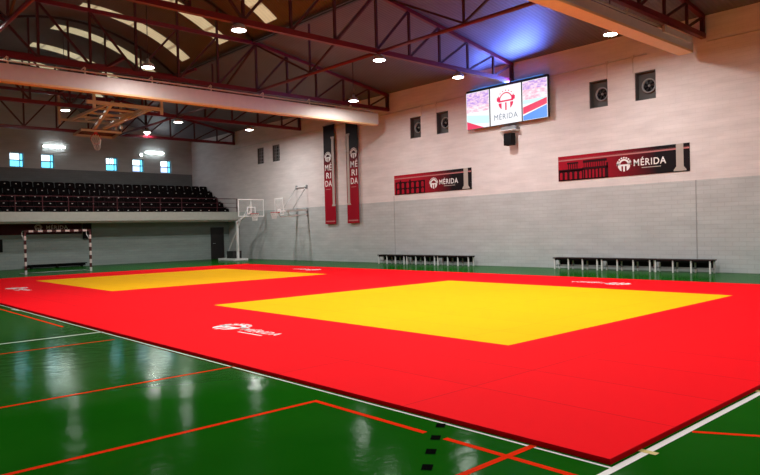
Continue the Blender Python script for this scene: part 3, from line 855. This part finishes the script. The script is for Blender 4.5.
def tall_banner(x0, x1, col_left, label):
    t = thing('hanging_banner', ((x0 + x1) / 2, 18.0, 2.1), label, 'banner', 'tall hanging banners')
    y = 17.98; zt = 7.30
    mb = MB(); mb.box(x0, x1, y, y + .012, 2.02, zt); mb.build('sheet', M['ban_vert'], t)
    mb = MB(); mb.tube([(x0 - .04, y + .006, zt), (x1 + .04, y + .006, zt)], .02, 8); mb.bar((x0 + .1, y + .01, zt), (x0 + .1, Y_R - .001, zt), .03); mb.bar((x1 - .1, y + .01, zt), (x1 - .1, Y_R - .001, zt), .03)
    mb.build('hanging_rod', M['dark'], t)
    fr = Frame((x0, y, 2.02), (1, 0, 0), (0, 0, 1)); w = x1 - x0
    ca = w * .16 if col_left else w * .84; tx = w * .34 if col_left else w * .08
    column_art(fr, ca, .27, .95, 4.65, t, True, True, .003)
    emblem(fr, tx + .29, 3.58, .30, M['white_print'], t, d=.003)
    for k, s in enumerate(('MÉ', 'RI', 'DA')):
        lettering('word', s, fr, tx + (.10 if s == 'RI' else .02), 2.88 - .43 * k, .33, M['white_print'], t, d=.003, bold=.010, width=.42 if s == 'RI' else .56)
    mb = MB(); fr.rect(mb, .08, w - .08, .10, .17, .003, .001); mb.build('motto', M['art_line'], t)
    mb = MB(); fr.rect(mb, tx + .05, tx + .45, 1.85, 1.88, .003, .001); mb.build('motto', M['art_line'], t)
tall_banner(-26.32, -25.38, False, 'left of the two tall red banners hanging on the right wall')
tall_banner(-24.42, -23.48, True, 'right of the two tall red banners hanging on the right wall')

# ------------------------------------------------------------------ benches
def bench(xa, xb, label):
    t = thing('bench', ((xa + xb) / 2, 17.65, 0), label, 'bench', 'low benches along the right wall')
    y0, y1 = 17.40, 17.82
    mb = MB(); mb.box(xa, xb, y0, y1, .40, .435); mb.build('seat', M['bench_top'], t)
    mb = MB(); mb.box(xa + .03, xb - .03, y0 + .03, y0 + .06, .34, .40).box(xa + .03, xb - .03, y1 - .06, y1 - .03, .355, .40); mb.build('apron', M['black'], t)
    n = 4; step = (xb - xa - .12) / (n - 1)
    for i in range(n):
        x = xa + .06 + i * step
        for y in (y0 + .05, y1 - .05):
            mb = MB(); mb.bar((x, y, 0), (x, y, .40), .045, .045); mb.build('leg', M['white_metal'], t)
        mb = MB(); mb.bar((x, y0 + .07, .14), (x, y1 - .07, .14), .025); mb.build('cross_bar', M['steel'], t)
    mb = MB(); mb.bar((xa + .05, y1 - .05, .13), (xb - .05, y1 - .05, .13), .045); mb.build('rear_rail', M['steel'], t)
    mb = MB(); mb.box(xa + .04, xb - .04, y1 - .024, y1 - .012, .16, .40); mb.build('rear_panel', M['black'], t)
xs = [-21.55, -19.62, -17.68]
for k, x in enumerate(xs): bench(x, x + 1.86, ['leftmost', 'middle', 'rightmost'][k] + ' bench of the three under the arches banner')
xs = [-11.75, -9.83, -7.90]
for k, x in enumerate(xs): bench(x, x + 1.86, ['leftmost', 'middle', 'rightmost'][k] + ' bench of the three under the temple banner')

# ------------------------------------------------------------------ balcony and seats
mb = MB(); mb.box(X_SLAB - .18, X_SLAB, Y_L, Y_R, 2.52, 3.02); mb.box(X_END, X_SLAB - .18, Y_L, Y_R, 2.42, 2.55)
struct(mb.build('floor_balcony', M['slab']))
NROW = 5
def row_x(k): return -36.62 - .73 * k          # backrest plane
def row_z(k): return 2.55 + .405 * k           # tread height
mb = MB()
for k in range(1, NROW):
    mb.box(X_END + .01, row_x(k - 1) - .06, Y_L, Y_R - .02, row_z(k - 1) + .0, row_z(k))
struct(mb.build('floor_balcony_steps', M['step']))

def seat_mesh():
    mb = MB(); w = .27
    # curved shell: section points from front lip over the pan up the back (x forward is +)
    sec = [(.44, .36), (.42, .395), (.30, .375), (.12, .36), (.04, .40), (.0, .55), (-.03, .72), (-.045, .75)]
    m = 8
    def sh(i, j, off):
        u = -1 + 2 * j / m; x, z = sec[i]
        edge = max(0, abs(u) - .6) / .4
        rise = .045 * edge ** 2 if i < 5 else 0
        fwd = .05 * edge ** 2 if i >= 4 else 0
        drop = .05 * edge ** 3 if i >= len(sec) - 2 else 0
        return (x + fwd - off * (1 if i >= 4 else 0), u * w, z + rise - drop - off * (1 if i < 4 else 0))
    n = len(sec)
    for i in range(n - 1):
        for j in range(m):
            mb.face([sh(i, j, 0), sh(i, j + 1, 0), sh(i + 1, j + 1, 0), sh(i + 1, j, 0)], True)
            mb.face([sh(i, j, .025), sh(i + 1, j, .025), sh(i + 1, j + 1, .025), sh(i, j + 1, .025)], True)
    for j in range(m):
        mb.face([sh(0, j, 0), sh(0, j, .025), sh(0, j + 1, .025), sh(0, j + 1, 0)])
        mb.face([sh(n - 1, j, 0), sh(n - 1, j + 1, 0), sh(n - 1, j + 1, .025), sh(n - 1, j, .025)])
    for i in range(n - 1):
        mb.face([sh(i, 0, 0), sh(i + 1, 0, 0), sh(i + 1, 0, .025), sh(i, 0, .025)])
        mb.face([sh(i, m, 0), sh(i, m, .025), sh(i + 1, m, .025), sh(i + 1, m, 0)])
    return mb
ROWN = ['front', 'second', 'third', 'fourth', 'back']
PITCH = .58
first = None
for k in range(NROW):
    for i in range(23):
        y = 17.70 - PITCH * i; x = row_x(k); z = row_z(k)
        lab = 'black bleacher seat, %s from the right end of the %s row' % (ordinal(i), ROWN[k])
        if first is None:
            first = thing('bleacher_seat', (0, 0, 0), lab, 'seat', 'black seats on the balcony')
            seat_mesh().build('shell', M['seat'], first)
            mb = MB(); mb.bar((.16, 0, 0), (.16, 0, .36), .07).box(.04, .28, -.16, .16, 0, .02); mb.build('pedestal', M['black'], first)
            mb = MB(); mb.box(.012, .020, -.035, .035, .585, .625); mb.build('number_plate', M['plate'], first)
            first.location = (x, y, z)
            kids = list(first.children)
        else:
            r = first.copy(); COL.objects.link(r); r.location = (x, y, z); r['label'] = lab
            for ch in kids:
                c = ch.copy(); COL.objects.link(c); c.parent = r

# guard rail along the balcony front
t = thing('guard_rail', (X_SLAB - .1, 5.5, 3.02), 'dark red guard rail along the balcony front edge', 'railing')
ys = [17.98, 16.58, 14.2, 12.84, 11.63, 10.30, 8.98, 7.68, 6.38, 5.07, 3.75, 1.2, -1.4, -4.0, -6.6]
for y in ys:
    mb = MB(); mb.bar((X_SLAB - .1, y, 3.02), (X_SLAB - .1, y, 3.86), .035); mb.build('post', M['rail'], t)
mb = MB(); mb.tube([(X_SLAB - .1, -6.7, 3.86), (X_SLAB - .1, 18.02, 3.86)], .022, 8); mb.build('top_rail', M['rail'], t)
for zz in (3.58, 3.30):
    mb = MB(); mb.tube([(X_SLAB - .1, -6.7, zz), (X_SLAB - .1, 18.02, zz)], .014, 6); mb.build('lower_rail', M['rail'], t)

# under the balcony: door, banner, low bench
d = struct(thing('door_1', (X_LOW, 17.2, 0), None, None))
mb = MB(); mb.box(X_LOW + .002, X_LOW + .05, 16.80, 17.64, .004, 2.02); lf = mb.build('door_leaf', M['door'], d)
mb = MB(); mb.box(X_LOW + .002, X_LOW + .07, 16.76, 16.80, .004, 2.06).box(X_LOW + .002, X_LOW + .07, 17.64, 17.68, .004, 2.06).box(X_LOW + .002, X_LOW + .07, 16.80, 17.64, 2.02, 2.06); mb.build('door_frame', M['dark'], d)
mb = MB(); mb.bar((X_LOW + .07, 16.9, 1.02), (X_LOW + .07, 17.05, 1.02), .03); mb.bar((X_LOW + .05, 16.9, 1.02), (X_LOW + .085, 16.9, 1.02), .025); mb.build('door_handle', M['steel'], lf)

t = thing('wall_banner', (X_LOW, 5, 1.84), 'dark maroon banner on the wall under the balcony behind the goal', 'banner')
mb = MB(); mb.box(X_LOW + .002, X_LOW + .02, -.5, 8.75, 1.84, 2.49); mb.build('sheet', M['ban_back'], t)
fr = Frame((X_LOW + .02, -.5, 1.84), (0, 1, 0), (0, 0, 1))
emblem(fr, 6.98, .36, .21, M['art_dim'], t, d=.001)
lettering('word', 'MÉRIDA', fr, 7.38, .29, .20, M['art_dim'], t, d=.001, bold=.010, width=1.12)
mb = MB(); mb.box(X_LOW + .002, X_LOW + .12, 8.80, 9.25, 1.55, 2.48); tag(mb.build('wall_cabinet', M['black']), 'black wall box at the right end of the dark maroon banner', 'box')
mb = MB(); mb.box(X_LOW + .002, X_LOW + .06, 3.9, 4.72, .95, 1.62); tag(mb.build('notice_panel', M['black']), 'dark panel on the low wall at the far left under the balcony', 'panel')
t = thing('gym_bench', (X_LOW + .3, 7.4, 0), 'long low dark bench on the floor behind the goal', 'bench')
mb = MB(); mb.box(X_LOW + .15, X_LOW + .45, 5.75, 8.85, .17, .22); mb.build('seat', M['black'], t)
for y in (6.0, 7.3, 8.6):
    mb = MB(); mb.box(X_LOW + .18, X_LOW + .42, y - .04, y + .04, 0, .17); mb.build('foot', M['black'], t)
mb = MB(); mb.box(X_LOW + .27, X_LOW + .32, 5.8, 8.8, .06, .17); mb.build('beam', M['black'], t)

# ------------------------------------------------------------------ handball goal
GX, GY0, GY1, GZ = -30.6, 4.21, 7.05, 1.96
t = thing('handball_goal', (GX, (GY0 + GY1) / 2, 0), 'small red and white striped handball goal before the balcony', 'goal')
def banded(name, a, b, n, start):
    o = MB(); a = Vector(a); b = Vector(b)
    for i in range(n):
        o.cur = (i + start) % 2
        o.bar(a + (b - a) * i / n, a + (b - a) * (i + 1) / n, .09, .09)
    return o.build(name, [M['goal_white'], M['goal_red']], t)
for y in (GY0, GY1): banded('post', (GX, y, 0), (GX, y, GZ - .02), 10, 0)
banded('crossbar', (GX, GY0 - .045, GZ), (GX, GY1 + .045, GZ), 15, 1)
for y in (GY0, GY1):
    s = MB(); s.tube([(GX, y, GZ + .02), (GX - .35, y, GZ + .0), (GX - .5, y, GZ - .06), (GX - .47, y, GZ - .18), (GX, y, GZ - .50)], .018, 8); s.build('net_bracket', M['white_metal'], t)
    s = MB(); s.tube([(GX, y, .02), (GX - 1.0, y, .02)], .02, 8); s.build('floor_bar', M['white_metal'], t)
s = MB(); s.tube([(GX - 1.0, GY0, .02), (GX - 1.0, GY1, .02)], .02, 8); s.build('rear_floor_bar', M['grey_metal'], t)

# ------------------------------------------------------------------ basketball hoops
def board(parent, fr, w, h, frame_mat, t=.03):
    """backboard drawn on a frame: border, target square, clear sheet. origin = lower left corner"""
    g = MB(); fr.rect(g, .04, w - .04, .04, h - .04, -.012, .010); g.build('backboard', M['glass'], parent)
    b = MB()
    for r in ((0, w, 0, .05), (0, w, h - .05, h), (0, .05, .05, h - .05), (w - .05, w, .05, h - .05)): fr.rect(b, *r, -.02, t)
    b.build('backboard_frame', frame_mat, parent)
    q = MB(); c = w / 2; a = w * .165; z0, z1 = h * .14, h * .14 + a * 1.5
    for r in ((c - a, c + a, z0, z0 + .05), (c - a, c + a, z1 - .05, z1), (c - a, c - a + .05, z0 + .05, z1 - .05), (c + a - .05, c + a, z0 + .05, z1 - .05)): fr.rect(q, *r, -.001, .004)
    q.build('target_square', M['goal_white'], parent)
def hoop(parent, root, fwd, side, down, drop=.42, rr=.225):
    """rim ring ahead of root, with a net of cords hanging"""
    root = Vector(root); fwd = Vector(fwd).normalized(); side = Vector(side).normalized(); down = Vector(down).normalized()
    c = root + fwd * (rr + .14)
    m = MB(); m.ring(c, fwd, side, rr, .016); m.bar(root, root + fwd * .15, .14, .05, up=down)
    rim = m.build('rim', M['rim'], parent)
    n = MB(); k = 12
    rings = [(0, 1.0), (.35, .82), (.7, .66), (1.0, .60)]
    P = lambda j, i: c + (fwd * math.cos(2 * PI * (j + .5 * i) / k) + side * math.sin(2 * PI * (j + .5 * i) / k)) * rr * rings[i][1] + down * drop * rings[i][0]
    for i in range(len(rings) - 1):
        for j in range(k):
            n.tube([P(j, i), P(j, i + 1)], .009, 4, False); n.tube([P(j, i), P(j - 1, i + 1)], .009, 4, False)
    n.build('net', M['net'], parent)

# free-standing hoop beside the door
t = thing('basketball_stand', (-32.9, 16.4, 0), 'free-standing basketball hoop with clear backboard near the dark door', 'basketball hoop')
BX, BYC = -31.6, 16.60
m = MB(); m.box(-34.5, -32.5, 15.95, 16.05, .02, .14).box(-34.5, -32.5, 16.75, 16.85, .02, .14).box(-34.5, -34.3, 16.05, 16.75, .02, .14).box(-32.6, -32.5, 16.05, 16.75, .02, .14).box(-33.1, -32.8, 16.05, 16.75, .03, .12)
for x in (-34.4, -32.6):
    for y in (16.0, 16.8): m.box(x - .05, x + .05, y - .05, y + .05, 0, .02)
m.build('base_frame', M['white_metal'], t)
m = MB(); m.box(-33.7, -33.0, 16.1, 16.7, .14, .58); m.build('counterweight', M['dark'], t)
m = MB(); m.bar((-32.9, 16.4, .12), (-32.9, 16.4, 2.36), .12, .12); m.build('post', M['white_metal'], t)
m = MB(); m.bar((-32.95, 16.4, 2.30), (BX - .1, BYC, 2.86), .11, .10); m.build('arm', M['white_metal'], t)
m = MB(); m.bar((-34.35, 16.4, .12), (-32.45, 16.43, 2.50), .06, .06); m.build('back_stay', M['white_metal'], t)
m = MB(); m.bar((-32.3, 16.45, 2.6), (BX - .04, BYC, 3.40), .04); m.bar((BX - .04, BYC, 2.75), (BX - .04, BYC, 3.55), .06); m.build('board_support', M['white_metal'], t)
fr = Frame((BX, BYC - .87, 2.60), (0, 1, 0), (0, 0, 1)); board(t, fr, 1.74, 1.03, M['goal_white'])
hoop(t, (BX + .01, BYC, 2.76), (1, 0, 0), (0, 1, 0), (0, 0, -1))

# wall-mounted hoop on folding arms
t = thing('wall_basketball_hoop', (-28.55, Y_R, 2.75), 'wall-mounted basketball hoop on folding arms beside the tall banners', 'basketball hoop')
WX, WY = -28.58, 16.55
fr = Frame((WX - .45, WY, 2.58), (1, 0, 0), (0, 0, 1)); board(t, fr, .86, .96, M['goal_white'])
hoop(t, (WX, WY - .02, 2.74), (0, -1, 0), (1, 0, 0), (0, 0, -1), .36, .2)
for x in (-29.05, -28.08):
    m = MB(); m.bar((x, Y_R - .03, 2.86), (x, WY + .03, 2.80), .08, .10); m.build('arm', M['white_metal'], t)
    m = MB(); m.bar((x, Y_R - .04, 2.62), (x, 16.9, 2.50), .06, .07); m.bar((x, 16.92, 2.50), (x, 16.72, 2.80), .05); m.build('lower_arm', M['white_metal'], t)
    m = MB(); m.tube([(x, Y_R - .06, 4.16), (x, 17.05, 2.86)], .018, 6); m.build('stay_rod', M['steel'], t)
    m = MB(); m.box(x - .07, x + .07, Y_R - .04, Y_R - .001, 2.50, 2.98); m.build('wall_plate', M['grey_metal'], t)
    m = MB(); m.box(x - .06, x + .06, Y_R - .06, Y_R - .001, 4.06, 4.28); m.build('wall_plate', M['grey_metal'], t)
m = MB(); m.bar((-29.05, Y_R - .06, 4.18), (-28.08, Y_R - .06, 4.18), .05); m.build('upper_bar', M['white_metal'], t)
m = MB(); m.bar((-29.1, 16.7, 2.82), (-28.03, 16.7, 2.82), .08); m.build('cross_bar', M['white_metal'], t)

# folded ceiling-hung hoop
t = thing('ceiling_basketball_goal', (-27, 6.7, 6.9), 'cream ceiling-hung basketball goal folded up under the roof trusses', 'basketball hoop')
def cb(name, a, b, w=.11, h=None, mat='cream'):
    m = MB(); m.bar(a, b, w, h); return m.build(name, M[mat], t)
Z = 6.9
cb('cross_beam', (-24.4, 4.95, Z), (-24.4, 8.05, Z), .13, .13)
cb('cross_beam', (-29.05, 5.30, Z), (-29.05, 8.15, Z), .10, .10)
for x in (-25.6, -26.8, -27.9): cb('cross_beam', (x, 5.78, Z), (x, 7.6, Z), .08, .08)
for y in (5.78, 7.60): cb('side_beam', (-24.45, y, Z), (-29.0, y, Z), .11, .11)
cb('side_beam', (-24.5, 7.35, Z - .14), (-28.9, 7.35, Z - .25), .09)
for (x, y) in ((-24.4, 5.25), (-24.4, 8.0), (-29.05, 5.35), (-29.05, 8.1)):
    cb('hanger_post', (x, y, Z - .22), (x, y, 8.0 if x > -26 else 7.95), .10, .10)
cb('swing_arm', (-24.6, 6.05, Z + .12), (-28.2, 6.55, 6.46), .11)
cb('swing_arm', (-25.0, 7.45, Z + .05), (-28.2, 6.9, 6.46), .11)
cb('brace', (-25.6, 7.5, Z), (-28.2, 6.2, Z - .05), .07)
cb('brace', (-28.4, 7.6, Z), (-28.4, 7.6, 6.46), .08)
m = MB(); m.bar((-21.3, 5.25, 7.98), (-28.45, 5.25, 7.98), .10); m.bar((-21.3, 8.0, 7.98), (-28.45, 8.0, 7.98), .10); m.bar((-29.05, 5.30, 7.95), (-29.05, 8.15, 7.95), .08); m.bar((-28.45, 6.5, 7.97), (-29.1, 6.5, 7.95), .08)
m.build('carrier', M['truss'], t)
fr = Frame((-28.0, 5.93, 6.40), (0, 1, 0), (-1, 0, -.10))
b = MB(); fr.rect(b, 0, 1.75, 0, 1.05, -.0, .03); b.build('backboard', M['maroon'], t)['label'] = 'dark maroon backboard'
b = MB()
for r in ((-.02, 1.77, -.02, .06), (-.02, 1.77, 1.0, 1.07), (-.02, .05, .06, 1.0), (1.70, 1.77, .06, 1.0)): fr.rect(b, *r, -.09, .085)
b.build('backboard_frame', M['cream'], t)
hoop(t, (-28.1, 6.58, 6.36), (0, 0, -1), (0, 1, 0), (.35, 0, -.94), .42)

# ------------------------------------------------------------------ world, camera, render look
w = bpy.data.worlds.new('outside'); SC.world = w; w.use_nodes = True
w.node_tree.nodes['Background'].inputs['Color'].default_value = (.6, .75, 1, 1)
w.node_tree.nodes['Background'].inputs['Strength'].default_value = .3

yaw, pitch, roll = .831208526, -.0110970469, -.0246783112
cy, sy = math.cos(yaw), math.sin(yaw)
F = Vector((-sy * math.cos(pitch), cy * math.cos(pitch), math.sin(pitch))); R = Vector((cy, sy, 0)); U = R.cross(F)
R2 = R * math.cos(roll) + U * math.sin(roll); U2 = U * math.cos(roll) - R * math.sin(roll)
cam = bpy.data.cameras.new('camera'); cam.sensor_width = 36; cam.lens = 36 * 663.2017 / 760; cam.clip_start = .05; cam.clip_end = 200
co = bpy.data.objects.new('camera', cam); COL.objects.link(co)
co.matrix_world = Matrix(((R2.x, U2.x, -F.x, 2.26644), (R2.y, U2.y, -F.y, -4.11456), (R2.z, U2.z, -F.z, 1.62012), (0, 0, 0, 1)))
SC.camera = co
SC.view_settings.view_transform = 'Standard'; SC.view_settings.look = 'None'
SC.view_settings.gamma = 1; SC.view_settings.use_curve_mapping = False
SC.view_settings.exposure = 0.82
try:
    SC.cycles.use_denoising = True; SC.cycles.max_bounces = 8; SC.cycles.diffuse_bounces = 4; SC.cycles.sample_clamp_indirect = 6
    SC.cycles.use_light_tree = True; SC.cycles.caustics_reflective = False
except Exception: pass
